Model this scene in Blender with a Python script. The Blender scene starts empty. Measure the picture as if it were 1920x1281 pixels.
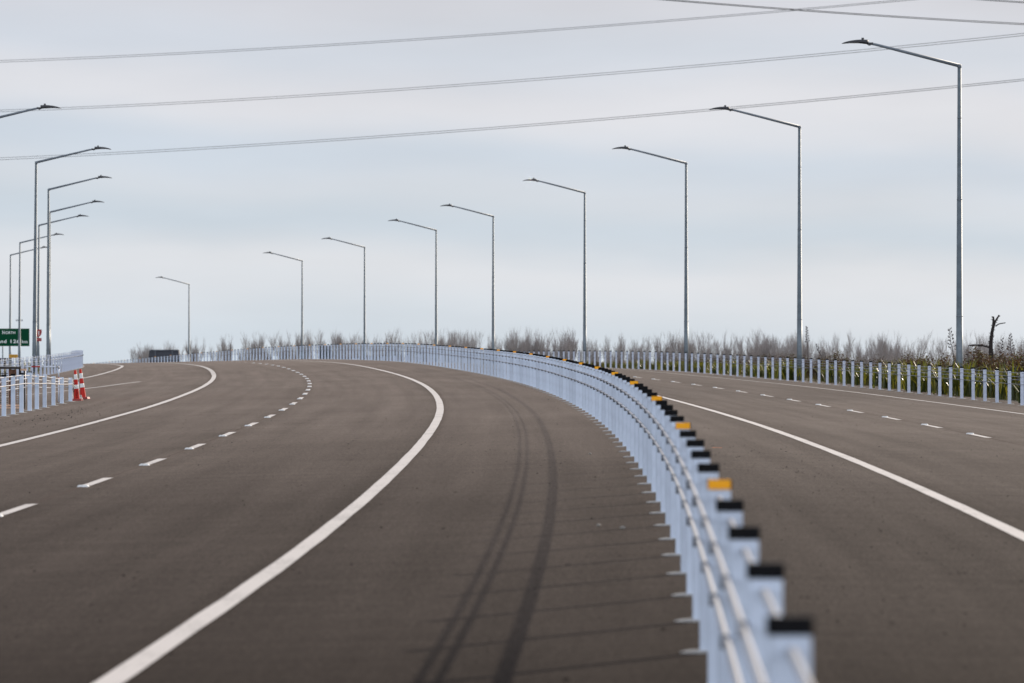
import bpy, math, random
from mathutils import Vector, Matrix
random.seed(7)
scene = bpy.context.scene
COL = scene.collection
ZC = 1.65                                   # camera height; all survey heights below are relative to the lens

# ------------------------------------------------------------------ road alignment (metres)
KAP = [-0.00016425, 0.00048651, 0.00027826, 0.00043809, 0.00038102, 0.00036756, 0.00035155, 0.00038814, 0.00035332, 0.00039512, 0.00036806, 0.00034176, 0.00037772, 0.0003668, 0.00036176, 0.00035883, 0.00035591]
ZK = [-1.66465, -1.37643, -1.07137, -0.82879, -0.54371, -0.26764, 0.02138, 0.29937, 0.46784, 0.57445, 0.60728, 0.52753, 0.33783, 0.11208, -0.24958, -0.64591, -1.17387]
EL = [0.02057, 0.03175, 0.03153, 0.02432, 0.02346, 0.02449, 0.02649, 0.02628, 0.02524, 0.02331, 0.02139, 0.01946, 0.01754, 0.01561, 0.01369, 0.01176, 0.00984]
ER = [-0.0143, -0.02255, -0.0308, -0.03057, -0.03208, -0.03061, -0.03199, -0.0321, -0.032, -0.032, -0.032, -0.032, -0.032, -0.032, -0.032, -0.032, -0.032]
H = 0.958
SY, SP, SRB = 23.608, 3.01565, 148.98
L1, L3, R1, R3, LW, RB = 3.0055, 10.2135, 2.931, 11.0, 3.6116, 13.288
SDL, SDR = 54.722, 93.229


def lin(xs, ys, x):
    if x <= xs[0]: return ys[0]
    if x >= xs[-1]: return ys[-1]
    for i in range(len(xs) - 1):
        if x <= xs[i + 1]:
            t = (x - xs[i]) / (xs[i + 1] - xs[i])
            return ys[i] + t * (ys[i + 1] - ys[i])


KN = [40.0 * i for i in range(17)]


def _spl():
    n, h = 17, 40.0
    A = [[0.0] * n for _ in range(n)]; b = [0.0] * n
    A[0][0] = A[-1][-1] = 1
    for i in range(1, n - 1):
        A[i][i - 1] = A[i][i + 1] = h; A[i][i] = 4 * h
        b[i] = 6 * (ZK[i + 1] - 2 * ZK[i] + ZK[i - 1]) / h
    for i in range(1, n):
        f = A[i][i - 1] / A[i - 1][i - 1]
        for j in range(n): A[i][j] -= f * A[i - 1][j]
        b[i] -= f * b[i - 1]
    M = [0.0] * n
    for i in range(n - 1, -1, -1):
        M[i] = (b[i] - sum(A[i][j] * M[j] for j in range(i + 1, n))) / A[i][i]
    return M


MS = _spl()


def zb(s):
    if s < 0: return ZK[0] + 0.0072 * s
    if s > 640: return max(ZK[-1] - 0.0135 * (s - 640), -3.6)
    h = 40.0; i = min(int(s // h), 15); t = s - KN[i]; u = h - t
    return (MS[i] * u ** 3 + MS[i + 1] * t ** 3) / (6 * h) + (ZK[i] / h - MS[i] * h / 6) * u + (ZK[i + 1] / h - MS[i + 1] * h / 6) * t


S0 = -60
AX, AY, AT = {}, {}, {}
x, y, t = 0.406201, 1.712691, -0.0230399
for s in range(0, 1101):
    AX[s], AY[s], AT[s] = x, y, t
    t2 = t + (lin(KN, KAP, s) + lin(KN, KAP, s + 1)) / 2
    x += (-math.sin(t) - math.sin(t2)) / 2; y += (math.cos(t) + math.cos(t2)) / 2; t = t2
for s in range(-1, S0 - 1, -1):
    AT[s] = AT[0]; AX[s] = AX[s + 1] + math.sin(AT[0]); AY[s] = AY[s + 1] - math.cos(AT[0])


def ax(s):
    i = max(S0, min(1099, math.floor(s))); f = s - i
    return AX[i] + f * (AX[i + 1] - AX[i]), AY[i] + f * (AY[i + 1] - AY[i]), AT[i] + f * (AT[i + 1] - AT[i])


def P(s, off, h=0.0):
    X, Y, T = ax(s)
    e = lin(KN, EL, s) if off < 0 else lin(KN, ER, s)
    return Vector((X + off * math.cos(T), Y + off * math.sin(T), ZC + zb(s) + e * off + h))


def heading(s): return ax(s)[2]


FB_S = [180, 222, 237.4, 244.4, 251.4, 260.6, 272.9, 290, 307.6, 330, 360, 420, 520, 700]
FB_O = [-21.0, -19.15, -18.6, -18.33, -18.03, -17.71, -17.37, -17.0, -16.62, -16.3, -15.9, -15.1, -13.0, -13.0]


def far_left(s): return lin(FB_S, FB_O, s) if s > 180 else -21.0 - (180 - s) * 0.045


def left_edge(s): return max(far_left(s) - 0.9, -27.0)


# ------------------------------------------------------------------ mesh builder
class MB:
    def __init__(self): self.v = []; self.f = []; self.m = []; self.uv = None

    def quad(self, a, b, c, d, m=0):
        n = len(self.v); self.v += [tuple(a), tuple(b), tuple(c), tuple(d)]; self.f.append((n, n + 1, n + 2, n + 3)); self.m.append(m)

    def box(self, c, size, m=0, M=None, taper=1.0, bev=0.0):
        sx, sy, sz = size[0] / 2, size[1] / 2, size[2] / 2
        n = len(self.v); c = Vector(c)
        if bev > 0:
            prof = [(-sx + bev, -sy), (sx - bev, -sy), (sx, -sy + bev), (sx, sy - bev), (sx - bev, sy), (-sx + bev, sy), (-sx, sy - bev), (-sx, -sy + bev)]
        else:
            prof = [(-sx, -sy), (sx, -sy), (sx, sy), (-sx, sy)]
        k = len(prof)
        for z, tp in ((-sz, 1.0), (sz, taper)):
            for px, py in prof:
                p = c + Vector((px * tp, py * tp, z))
                if M: p = M @ p
                self.v.append(tuple(p))
        for i in range(k):
            j = (i + 1) % k
            self.f.append((n + i, n + j, n + k + j, n + k + i)); self.m.append(m)
        self.f.append(tuple(n + k + i for i in range(k))); self.m.append(m)
        self.f.append(tuple(n + i for i in reversed(range(k)))); self.m.append(m)

    def tube(self, pts, rad, m=0, seg=8, cap=True):
        pts = [Vector(p) for p in pts]
        if not hasattr(rad, '__len__'): rad = [rad] * len(pts)
        n = len(self.v); N = len(pts)
        up = Vector((0, 0, 1))
        for i, p in enumerate(pts):
            d = (pts[min(i + 1, N - 1)] - pts[max(i - 1, 0)]).normalized()
            a = d.cross(up if abs(d.z) < 0.95 else Vector((0, 1, 0))).normalized(); b = d.cross(a)
            for k in range(seg):
                w = 2 * math.pi * k / seg
                self.v.append(tuple(p + (a * math.cos(w) + b * math.sin(w)) * rad[i]))
        for i in range(N - 1):
            for k in range(seg):
                k2 = (k + 1) % seg
                self.f.append((n + i * seg + k, n + i * seg + k2, n + (i + 1) * seg + k2, n + (i + 1) * seg + k)); self.m.append(m)
        if cap:
            self.f.append(tuple(n + k for k in reversed(range(seg)))); self.m.append(m)
            self.f.append(tuple(n + (N - 1) * seg + k for k in range(seg))); self.m.append(m)

    def lathe(self, prof, m=0, seg=20, M=None, mats=None):
        n = len(self.v)
        for r, z in prof:
            for k in range(seg):
                w = 2 * math.pi * k / seg
                p = Vector((r * math.cos(w), r * math.sin(w), z))
                if M: p = M @ p
                self.v.append(tuple(p))
        for i in range(len(prof) - 1):
            for k in range(seg):
                k2 = (k + 1) % seg
                self.f.append((n + i * seg + k, n + i * seg + k2, n + (i + 1) * seg + k2, n + (i + 1) * seg + k)); self.m.append(mats[i] if mats else m)
        self.f.append(tuple(n + (len(prof) - 1) * seg + k for k in range(seg))); self.m.append(m)

    def add(self, o, M, m=None):
        n = len(self.v)
        for p in o.v: self.v.append(tuple(M @ Vector(p)))
        for f in o.f: self.f.append(tuple(n + i for i in f))
        self.m += [m] * len(o.f) if m is not None else o.m

    def mesh(self, name, mats, smooth=False):
        me = bpy.data.meshes.new(name); me.from_pydata(self.v, [], self.f)
        for mt in mats if isinstance(mats, (list, tuple)) else [mats]: me.materials.append(mt)
        me.polygons.foreach_set('material_index', self.m)
        if smooth: me.polygons.foreach_set('use_smooth', [True] * len(self.f))
        if self.uv:
            l = me.uv_layers.new(name='UVMap')
            flat = []
            for p in me.polygons:
                for vi in p.vertices: flat += self.uv[vi]
            l.data.foreach_set('uv', flat)
        me.update(); return me


def link(name, me, parent=None, loc=None, rotz=0.0, label=None, cat=None, group=None, kind=None):
    o = bpy.data.objects.new(name, me); COL.objects.link(o)
    if parent is not None: o.parent = parent
    if loc is not None: o.location = loc
    o.rotation_euler = (0, 0, rotz)
    for k, vv in (('label', label), ('category', cat), ('group', group), ('kind', kind)):
        if vv: o[k] = vv
    return o


def thing(name, loc, rotz, label, cat, group=None): return link(name, None, None, loc, rotz, label, cat, group)


def copy_tree(o, parent=None):
    c = o.copy(); COL.objects.link(c)
    if parent is not None: c.parent = parent
    for ch in o.children: copy_tree(ch, c)
    return c


# ------------------------------------------------------------------ materials
def mat(name, col, rough=0.6, metal=0.0, spec=0.5, noise=None, bump=None, trans=None):
    m = bpy.data.materials.new(name); m.use_nodes = True; nt = m.node_tree; N = nt.nodes; Lk = nt.links
    b = N['Principled BSDF']
    b.inputs['Base Color'].default_value = (*col, 1); b.inputs['Roughness'].default_value = rough
    b.inputs['Metallic'].default_value = metal; b.inputs['Specular IOR Level'].default_value = spec
    if noise:
        sc_, amt, det = noise
        tc = N.new('ShaderNodeTexCoord'); nz = N.new('ShaderNodeTexNoise'); nz.inputs['Scale'].default_value = sc_; nz.inputs['Detail'].default_value = det
        Lk.new(tc.outputs['Object'], nz.inputs['Vector'])
        rp = N.new('ShaderNodeValToRGB')
        rp.color_ramp.elements[0].position = 0.3; rp.color_ramp.elements[1].position = 0.7
        rp.color_ramp.elements[0].color = (*[c * (1 - amt) for c in col], 1); rp.color_ramp.elements[1].color = (*[min(1, c * (1 + amt)) for c in col], 1)
        Lk.new(nz.outputs['Fac'], rp.inputs['Fac']); Lk.new(rp.outputs['Color'], b.inputs['Base Color'])
        if bump:
            bp = N.new('ShaderNodeBump'); bp.inputs['Strength'].default_value = bump; bp.inputs['Distance'].default_value = 0.01
            Lk.new(nz.outputs['Fac'], bp.inputs['Height']); Lk.new(bp.outputs['Normal'], b.inputs['Normal'])
    if trans:
        tr = N.new('ShaderNodeBsdfTranslucent'); tr.inputs['Color'].default_value = (*trans, 1)
        mx = N.new('ShaderNodeMixShader'); mx.inputs['Fac'].default_value = 0.45
        Lk.new(b.outputs['BSDF'], mx.inputs[1]); Lk.new(tr.outputs['BSDF'], mx.inputs[2]); Lk.new(mx.outputs['Shader'], N['Material Output'].inputs['Surface'])
    return m


def asphalt():
    m = bpy.data.materials.new('asphalt'); m.use_nodes = True; nt = m.node_tree; N = nt.nodes; Lk = nt.links
    b = N['Principled BSDF']
    uv = N.new('ShaderNodeUVMap'); uv.uv_map = 'UVMap'       # u = offset from the crown, v = chainage, metres

    def noise(scale, sx=1.0, sy=1.0, det=3.0, rough=0.55):
        mp = N.new('ShaderNodeMapping'); mp.inputs['Scale'].default_value = (sx, sy, 1)
        Lk.new(uv.outputs['UV'], mp.inputs['Vector'])
        nz = N.new('ShaderNodeTexNoise'); nz.inputs['Scale'].default_value = scale; nz.inputs['Detail'].default_value = det; nz.inputs['Roughness'].default_value = rough
        Lk.new(mp.outputs['Vector'], nz.inputs['Vector']); return nz.outputs['Fac']

    def ramp(fac, stops):
        r = N.new('ShaderNodeValToRGB'); e = r.color_ramp.elements
        while len(e) < len(stops): e.new(0.5)
        for i, (p, c) in enumerate(stops): e[i].position = p; e[i].color = (c, c, c, 1) if not hasattr(c, '__len__') else (*c, 1)
        Lk.new(fac, r.inputs['Fac']); return r.outputs['Color']

    def mul(a, c, f=1.0):
        x_ = N.new('ShaderNodeMix'); x_.data_type = 'RGBA'; x_.blend_type = 'MULTIPLY'; x_.inputs[0].default_value = f
        Lk.new(a, x_.inputs[6]); Lk.new(c, x_.inputs[7]); return x_.outputs[2]

    grain = ramp(noise(95, 1, 1, 2), [(0.25, (0.0059, 0.0038, 0.0028)), (0.5, (0.0151, 0.0096, 0.0071)), (0.8, (0.0315, 0.0208, 0.0164))])
    g1 = mul(ramp(noise(80, 1, 0.16, 2), [(0.25, 0.60), (0.75, 1.45)]), ramp(noise(30, 1, 0.8, 2), [(0.28, 0.82), (0.72, 1.18)]))
    g2 = mul(ramp(noise(36, 1, 0.10, 2), [(0.25, 0.84), (0.75, 1.16)]), ramp(noise(18, 1, 0.07, 2), [(0.25, 0.90), (0.75, 1.10)]))
    patch = ramp(noise(0.35, 1, 0.25, 5), [(0.3, 0.90), (0.7, 1.08)])
    streak = ramp(noise(1.6, 1.3, 0.022, 3), [(0.3, 0.86), (0.7, 1.10)])
    across = ramp(noise(0.8, 0.10, 2.2, 4), [(0.35, 0.94), (0.7, 1.06)])
    fine = ramp(noise(3.0, 0.3, 1.2, 4), [(0.32, 0.94), (0.68, 1.06)])
    speck = ramp(noise(16, 1, 0.12, 1, 0.4), [(0.21, 0.30), (0.265, 1.0)])
    grey = ramp(noise(95, 1, 1, 2), [(0.25, 0.55), (0.5, 0.95), (0.8, 1.5)])
    tex = mul(mul(mul(mul(mul(mul(g1, g2), patch), streak), across), fine), speck)
    c = mul(grain, tex)
    # dusty stone tops: a grazing sheen lobe, carrying the same grain
    tint = N.new('ShaderNodeRGB'); tint.outputs[0].default_value = (0.63, 0.493, 0.41, 1)
    Lk.new(mul(mul(grey, tex), tint.outputs[0]), b.inputs['Sheen Tint'])
    b.inputs['Sheen Weight'].default_value = 1.0; b.inputs['Sheen Roughness'].default_value = 0.0655
    Lk.new(c, b.inputs['Base Color'])
    b.inputs['Roughness'].default_value = 0.8; b.inputs['IOR'].default_value = 1.10; b.inputs['Specular Tint'].default_value = (1.0, .90, .84, 1)
    lv = N.new('ShaderNodeMath'); lv.operation = 'MULTIPLY'; lv.inputs[1].default_value = 0.45; lv.use_clamp = True
    Lk.new(mul(grey, tex), lv.inputs[0]); Lk.new(lv.outputs[0], b.inputs['Specular IOR Level'])
    return m


def paint_mat(name, col, wear):
    m = mat(name, col, 0.65); nt = m.node_tree; N = nt.nodes; Lk = nt.links; b = N['Principled BSDF']
    uv = N.new('ShaderNodeUVMap'); uv.uv_map = 'UVMap'
    nz = N.new('ShaderNodeTexNoise'); nz.inputs['Scale'].default_value = 30; nz.inputs['Detail'].default_value = 4
    mp = N.new('ShaderNodeMapping'); mp.inputs['Scale'].default_value = (1, .12, 1); Lk.new(uv.outputs['UV'], mp.inputs['Vector']); Lk.new(mp.outputs['Vector'], nz.inputs['Vector'])
    n2 = N.new('ShaderNodeTexNoise'); n2.inputs['Scale'].default_value = 0.6; n2.inputs['Detail'].default_value = 4; Lk.new(uv.outputs['UV'], n2.inputs['Vector'])
    ad = N.new('ShaderNodeMath'); ad.operation = 'ADD'; Lk.new(nz.outputs['Fac'], ad.inputs[0]); Lk.new(n2.outputs['Fac'], ad.inputs[1])
    r = N.new('ShaderNodeValToRGB'); r.color_ramp.elements[0].position = 0.72; r.color_ramp.elements[1].position = 1.08
    r.color_ramp.elements[0].color = (*[c * (1 - wear) for c in col], 1); r.color_ramp.elements[1].color = (*col, 1)
    Lk.new(ad.outputs[0], r.inputs['Fac']); Lk.new(r.outputs['Color'], b.inputs['Base Color'])
    return m


M_ASPH = asphalt()
M_PAINT = paint_mat('road_paint', (0.53, 0.495, 0.48), 0.25)
M_PAINT_OLD = paint_mat('worn_road_paint', (0.45, 0.42, 0.405), 0.28)
M_POSTS = [mat('painted_post', tuple(c * q for c in (0.62, 0.69, 0.80)), 0.5, spec=.3, noise=(5, 0.07, 5)) for q in (.90, .97, 1.0, 1.05)]
M_POST = M_POSTS[2]
M_POSTR = mat('grey_painted_post', (0.57, 0.61, 0.71), 0.55, spec=.3, noise=(5, 0.07, 5))
M_ROPE = mat('galvanised_rope', (0.40, 0.40, 0.425), 0.55, metal=0.0, spec=.3, noise=(60, 0.15, 2))
M_ROPE2 = mat('weathered_rope', (0.26, 0.27, 0.30), 0.6)
M_CAP = mat('black_plastic', (0.004, 0.004, 0.005), 0.6, spec=0.12)
M_CLIP = mat('clip_plastic', (0.05, 0.055, 0.07), 0.5)
M_AMBER = mat('amber_reflector', (1.0, 0.42, 0.0), 0.35, spec=0.3)
M_FOOT = mat('pale_footing', (0.40, 0.39, 0.375), 0.8, noise=(14, 0.2, 4))
M_GALV = mat('galvanised_steel', (0.155, 0.185, 0.205), 0.55, metal=0.25, noise=(5, 0.18, 5))
M_ARM = mat('galvanised_arm', (0.17, 0.195, 0.225), 0.55, metal=0.25, noise=(5, 0.15, 4))
M_LAMP = mat('dark_luminaire', (0.035, 0.036, 0.042), 0.5)
M_LENS = mat('lamp_lens', (0.12, 0.12, 0.13), 0.2)
M_WIRE = mat('aluminium_wire', (0.17, 0.17, 0.18), 0.8, spec=.1)
M_RED = mat('cone_orange_red', (0.50, 0.022, 0.014), 0.6, spec=.25, noise=(18, 0.15, 3))
M_REDB = mat('cone_base_rubber', (0.30, 0.035, 0.03), 0.6, noise=(20, 0.25, 3))
M_WHITE = mat('white_band', (0.72, 0.72, 0.70), 0.45, noise=(25, 0.1, 3))
M_PIPE = mat('white_pipe', (0.66, 0.69, 0.76), 0.4)
M_PRED = mat('red_pipe_paint', (0.38, 0.02, 0.02), 0.4)
M_RUST = mat('rust', (0.13, 0.06, 0.035), 0.85, noise=(9, 0.55, 6), bump=0.4)
M_DRUST = mat('dark_rust', (0.03, 0.022, 0.02), 0.8, noise=(12, 0.5, 5))
M_PEACH = mat('fresh_timber', (0.62, 0.40, 0.27), 0.7, noise=(16, 0.2, 3))
M_GREEN = mat('sign_green', (0.0, 0.055, 0.022), 0.6, spec=0.1)
M_SIGNW = mat('sign_white', (0.85, 0.88, 0.85), 0.45)
M_SRED = mat('sign_red', (0.28, 0.006, 0.008), 0.45)
M_SYEL = mat('sign_yellow', (0.60, 0.30, 0.01), 0.5)
M_SBACK = mat('sign_grey', (0.32, 0.33, 0.35), 0.5, metal=0.3)
M_NAVY = mat('dark_navy_panel', (0.016, 0.020, 0.032), 0.45, noise=(4, 0.2, 3))
M_DGREY = mat('dark_grey_steel', (0.07, 0.08, 0.10), 0.5)
M_CAB = mat('dark_cabinet_paint', (0.018, 0.018, 0.026), 0.5)
M_GROUND = mat('field_grass', (0.075, 0.085, 0.032), 0.95, noise=(0.15, 0.4, 8))
M_VERGE = mat('verge_soil', (0.040, 0.034, 0.020), 0.95, noise=(0.9, 0.45, 8))
M_BARK = mat('grey_bark', (0.21, 0.185, 0.175), 0.9)
M_TWIG = mat('grey_twigs', (0.28, 0.25, 0.243), 0.9)
M_DEAD = mat('dead_wood', (0.020, 0.014, 0.012), 0.9, noise=(14, 0.5, 5))
M_STALK = mat('flower_stalk', (0.035, 0.020, 0.018), 0.8)
M_FLAX = [mat('flax_leaf_a', (0.050, 0.066, 0.017), 0.36, spec=0.5, trans=(0.13, 0.14, 0.015)),
          mat('flax_leaf_b', (0.075, 0.090, 0.020), 0.34, spec=0.5, trans=(0.15, 0.14, 0.015)),
          mat('flax_leaf_c', (0.022, 0.036, 0.016), 0.38, spec=0.5, trans=(0.04, 0.055, 0.014))]
M_BROWN = [mat('brown_leaf_a', (0.036, 0.022, 0.014), 0.7, trans=(0.05, 0.025, 0.012)),
           mat('brown_leaf_b', (0.058, 0.036, 0.018), 0.7, trans=(0.08, 0.045, 0.015)),
           mat('olive_leaf', (0.040, 0.044, 0.016), 0.6, trans=(0.08, 0.08, 0.015))]
M_GRASS = mat('rank_grass', (0.040, 0.040, 0.014), 0.7, trans=(0.06, 0.05, 0.012))
M_STONE = mat('pale_stone', (0.26, 0.24, 0.21), 0.85)
M_CHIP = mat('dark_chippings', (0.014, 0.012, 0.012), 1.0, spec=0)
M_ORANGE = mat('orange_spray', (0.65, 0.17, 0.03), 0.7)
M_SEAM = mat('seam_band', (0.125, 0.098, 0.088), 0.9, spec=0)
M_CRACK = mat('crack_sealant', (0.020, 0.017, 0.016), 1.0, spec=0)

# ------------------------------------------------------------------ ground, road, markings
gb = MB()
R_ = 12000
gr = [-R_, -4000, -1500, -600, -300, 0, 300, 600, 1500, 4000, R_]
idx = {}
for i, gx in enumerate(gr):
    for j, gy in enumerate(gr):
        idx[i, j] = len(gb.v); gb.v.append((gx, gy + 400, ZC - 4.6))
for i in range(len(gr) - 1):
    for j in range(len(gr) - 1):
        gb.f.append((idx[i, j], idx[i + 1, j], idx[i + 1, j + 1], idx[i, j + 1])); gb.m.append(0)
link('ground', gb.mesh('ground', M_GROUND), label='flat rough grass field spreading to the horizon below the road', cat='ground', kind='structure')


def sheet(name, cols, s0, s1, ds, m, label, cat, lift=0.0, kind='structure'):
    """cols: list of functions s -> (offset, extra height)"""
    b = MB(); b.uv = []
    n = int(round((s1 - s0) / ds)); k = len(cols)
    for i in range(n + 1):
        s = s0 + (s1 - s0) * i / n
        for c in cols:
            o, h = c(s); b.v.append(tuple(P(s, o, h + lift))); b.uv.append((o, s))
    for i in range(n):
        for j in range(k - 1):
            a = i * k + j
            b.f.append((a, a + 1, a + k + 1, a + k)); b.m.append(0)
    return link(name, b.mesh(name, m), label=label, cat=cat, kind=kind)


RE = 14.35
cst = lambda o, h=0.0: (lambda s: (o, h))
sheet('road', [lambda s: (left_edge(s), 0)] + [cst(o) for o in (-13, -10, -7, -5, -3, -1.5, 0, 1.5, 3, 5, 7, 10)] + [cst(RE)], -60, 1000, 2, M_ASPH,
      'brown-grey asphalt of both carriageways curving left over a crest', 'road')
sheet('verge', [lambda s: (left_edge(s) - 34, min(-4.7 - zb(s) + lin(KN, EL, s) * 60, -3)), lambda s: (left_edge(s) - 4, -0.25), lambda s: (left_edge(s) - 0.0, -0.012)], -60, 1000, 5, M_VERGE,
      'weedy embankment slope left of the road', 'embankment')
sheet('verge', [cst(RE, -0.012), cst(RE + 5, -0.10), lambda s: (RE + 36, min(-4.7 - zb(s) + 1.2, -3))], -60, 1000, 5, M_VERGE,
      'brown embankment slope right of the road', 'embankment')


def line(name, offc, w, s0, s1, m, label, lift=0.005, ds=2, wig=0.005, seed=0):
    rnd = random.Random(seed)
    b = MB(); b.uv = []
    fo = offc if callable(offc) else (lambda s: offc)
    n = int(math.ceil((s1 - s0) / ds))
    ss = [s0 + (s1 - s0) * i / n for i in range(n + 1)]
    for s in ss:
        a, c = fo(s) - w / 2 + rnd.uniform(-wig, wig), fo(s) + w / 2 + rnd.uniform(-wig, wig)
        b.v += [tuple(P(s, a, lift)), tuple(P(s, c, lift))]; b.uv += [(a, s), (c, s)]
    for i in range(n): b.f.append((2 * i, 2 * i + 1, 2 * i + 3, 2 * i + 2)); b.m.append(0)
    return link(name, b.mesh(name, m), label=label, cat='road marking', kind='structure')


line('edge_line', -L1, 0.155, -40, 700, M_PAINT, 'solid white line of the left carriageway beside the median barrier', seed=1)
line('edge_line', -L3, 0.17, 40, 232, M_PAINT, 'solid white line left of the dashes up to the joint', seed=2)
line('edge_line', -L3 - 0.01, 0.20, 232, 520, M_PAINT_OLD, 'duller white line continuing past the joint over the crest', seed=3)
line('edge_line', R1, 0.155, -40, 520, M_PAINT, 'solid white line right of the median barrier', seed=4)
line('edge_line', R3, 0.15, 60, 640, M_PAINT_OLD, 'solid white line in front of the right-hand barrier', seed=5)
RS1 = [120, 202.1, 216.1, 228.9, 249.1, 273.1, 296.8, 319.9, 700]
RO1 = [-20.6, -17.14, -16.5, -15.9, -15.4, -14.87, -14.45, -14.05, -13.7]
line('edge_line', lambda s: lin(RS1, RO1, s), 0.17, 120, 460, M_PAINT, 'white outer line of the slip lane by the far left barrier', lift=0.008, seed=6)
RS2 = [110, 168.8, 175.1, 183.8, 191.8, 201.4, 208.3]
RO2 = [-18.6, -15.45, -14.89, -14.35, -13.87, -13.42, -12.97]
line('edge_line', lambda s: lin(RS2, RO2, s), 0.15, 112, 208.3, M_PAINT, 'white gore line ending on open asphalt beyond the cones', lift=0.008, ds=1.6, seed=7)
line('seam', -L1 - LW - 0.02, 0.02, 40, 330, M_SEAM, 'thin pale seam joining the dashes of the left carriageway', lift=0.003, seed=8)
line('seam', R1 + LW, 0.02, 70, 260, M_SEAM, 'thin pale seam joining the dashes of the right carriageway', lift=0.003, seed=18)


def dashes(off, sc, n, dlen, label):
    b = MB(); b.uv = []
    for i in range(n):
        s = sc + 10 * i; k = 3
        for j in range(k):
            a0, a1 = s - dlen / 2 + dlen * j / k, s - dlen / 2 + dlen * (j + 1) / k
            q = len(b.v)
            for (ss, oo) in ((a0, off - .065), (a0, off + .065), (a1, off + .065), (a1, off - .065)):
                b.v.append(tuple(P(ss, oo, .006))); b.uv.append((oo, ss))
            b.f.append((q, q + 1, q + 2, q + 3)); b.m.append(0)
    return link('lane_line', b.mesh('lane_line', M_PAINT), label=label, cat='road marking', kind='structure')


dashes(-L1 - LW, SDL - 20, 34, 3.4, 'white dashed lane line of the left carriageway')
dashes(R1 + LW, SDR, 32, 3.4, 'white dashed lane line of the right carriageway')

# raised road studs, one at the approach end of each dash
sb = MB(); sb.box((0, 0, 0.011), (0.15, 0.13, 0.024), taper=0.72, bev=0.02)
stud_me = sb.mesh('road_stud', M_WHITE)
for side, off, sc, sg, n in (('left', -L1 - LW, SDL, -1, 27), ('right', R1 + LW, SDR, 1, 18)):
    for i in range(-1 if side == 'left' else 0, n):
        s = sc + 10 * i + sg * 1.98
        p = P(s, off, 0.0)
        far = 'near stretch' if i < 5 else ('middle stretch' if i < 13 else 'crest stretch')
        link('road_stud', stud_me, None, p, heading(s), 'small white raised stud at a dash on the %s of the %s carriageway' % (far, side), 'road stud', 'raised white studs along the dashed lines')


ob = MB(); ob.quad(P(75.8, 1.24, .005), P(75.9, 1.38, .005), P(76.05, 1.38, .005), P(75.95, 1.24, .005))
link('spray_mark', ob.mesh('spray_mark', M_ORANGE), label='short orange spray mark right of the median posts', cat='road marking', kind='structure')
# sealed transverse joints
rnd = random.Random(5)
cb = MB()
for s, a, c in ((118, -11.5, -2.2), (99, -12.0, -6.3), (104, -6.0, -3.4), (139, -12, -8.4), (160, 3.5, 10.5), (88, 3.6, 8.8), (131, 2.3, 6.5)):
    o = a
    while o < c:
        w = rnd.uniform(.2, .6)
        if rnd.random() < .62:
            d = rnd.uniform(-.05, .05); t_ = rnd.uniform(.02, .08)
            cb.quad(P(s + d, o, .003), P(s + d, o + w, .003), P(s + d + t_, o + w, .003), P(s + d + t_, o, .003))
        o += w
link('sealed_joint', cb.mesh('sealed_joint', M_CRACK), label='thin dark broken joint lines crossing the lanes', cat='road marking', kind='structure')

# loose chippings
cb = MB(); rnd = random.Random(11)


def chip(b, p, r):
    n = len(b.v)
    q = [(r * rnd.uniform(.6, 1.2) * math.cos(k * 1.571 + .4), r * rnd.uniform(.6, 1.2) * math.sin(k * 1.571 + .4)) for k in range(4)]
    for (a, c) in q: b.v.append((p.x + a, p.y + c, p.z))
    b.v.append((p.x, p.y, p.z + r * rnd.uniform(.4, .8)))
    for k in range(4): b.f.append((n + k, n + (k + 1) % 4, n + 4)); b.m.append(0)


for k in range(700):
    s = rnd.uniform(25, 190); chip(cb, P(s, rnd.uniform(-12.8, 11), 0.0), rnd.uniform(.006, .016))
for k in range(170):
    s = rnd.gauss(121, 9); chip(cb, P(s, -12.3 + abs(rnd.gauss(0, .9)), 0.0), rnd.choice((.008, .01, .012, .016, .024)))
for k in range(260):
    s = rnd.uniform(30, 80); chip(cb, P(s, rnd.uniform(.2, 2.6), 0.0), rnd.uniform(.005, .012))
link('chippings', cb.mesh('chippings', M_CHIP), label='dark loose stone chippings scattered on the asphalt', cat='gravel', kind='stuff')
for k, (s, o, r, t_) in enumerate(((45.0, -0.62, .022, 'rounder pale pebble left of the median posts'), (44.2, -0.42, .026, 'browner pale pebble nearer the median posts'), (71, -0.55, .02, 'tiny pale pebble on the median shoulder farther up'))):
    b = MB(); prof = [(r * .6, 0), (r, r * .35), (r * .85, r * .75), (r * .35, r)]
    b.lathe(prof, seg=7); me = b.mesh('pebble', M_STONE, True)
    o_ = link('pebble', me, None, P(s, o, 0), k, t_, 'stone')

# ------------------------------------------------------------------ wire rope barriers
PW, PD, CAPH = 0.104, 0.056, 0.046


def post_mb(h, w=PW):
    b = MB(); b.box((0, 0, h / 2), (w, PD, h), bev=0.007)
    return b


def cap_mb(h): b = MB(); b.box((0, 0, h - CAPH / 2 + .003), (w_cap, 0.066, CAPH), bev=0.006); return b


w_cap = 0.113


def refl_mb(h, sg=-1): b = MB(); b.box((-.002, .0365 * sg, h - CAPH / 2 + .003), (w_cap - .008, 0.007, CAPH - .001), bev=.002); return b


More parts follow.
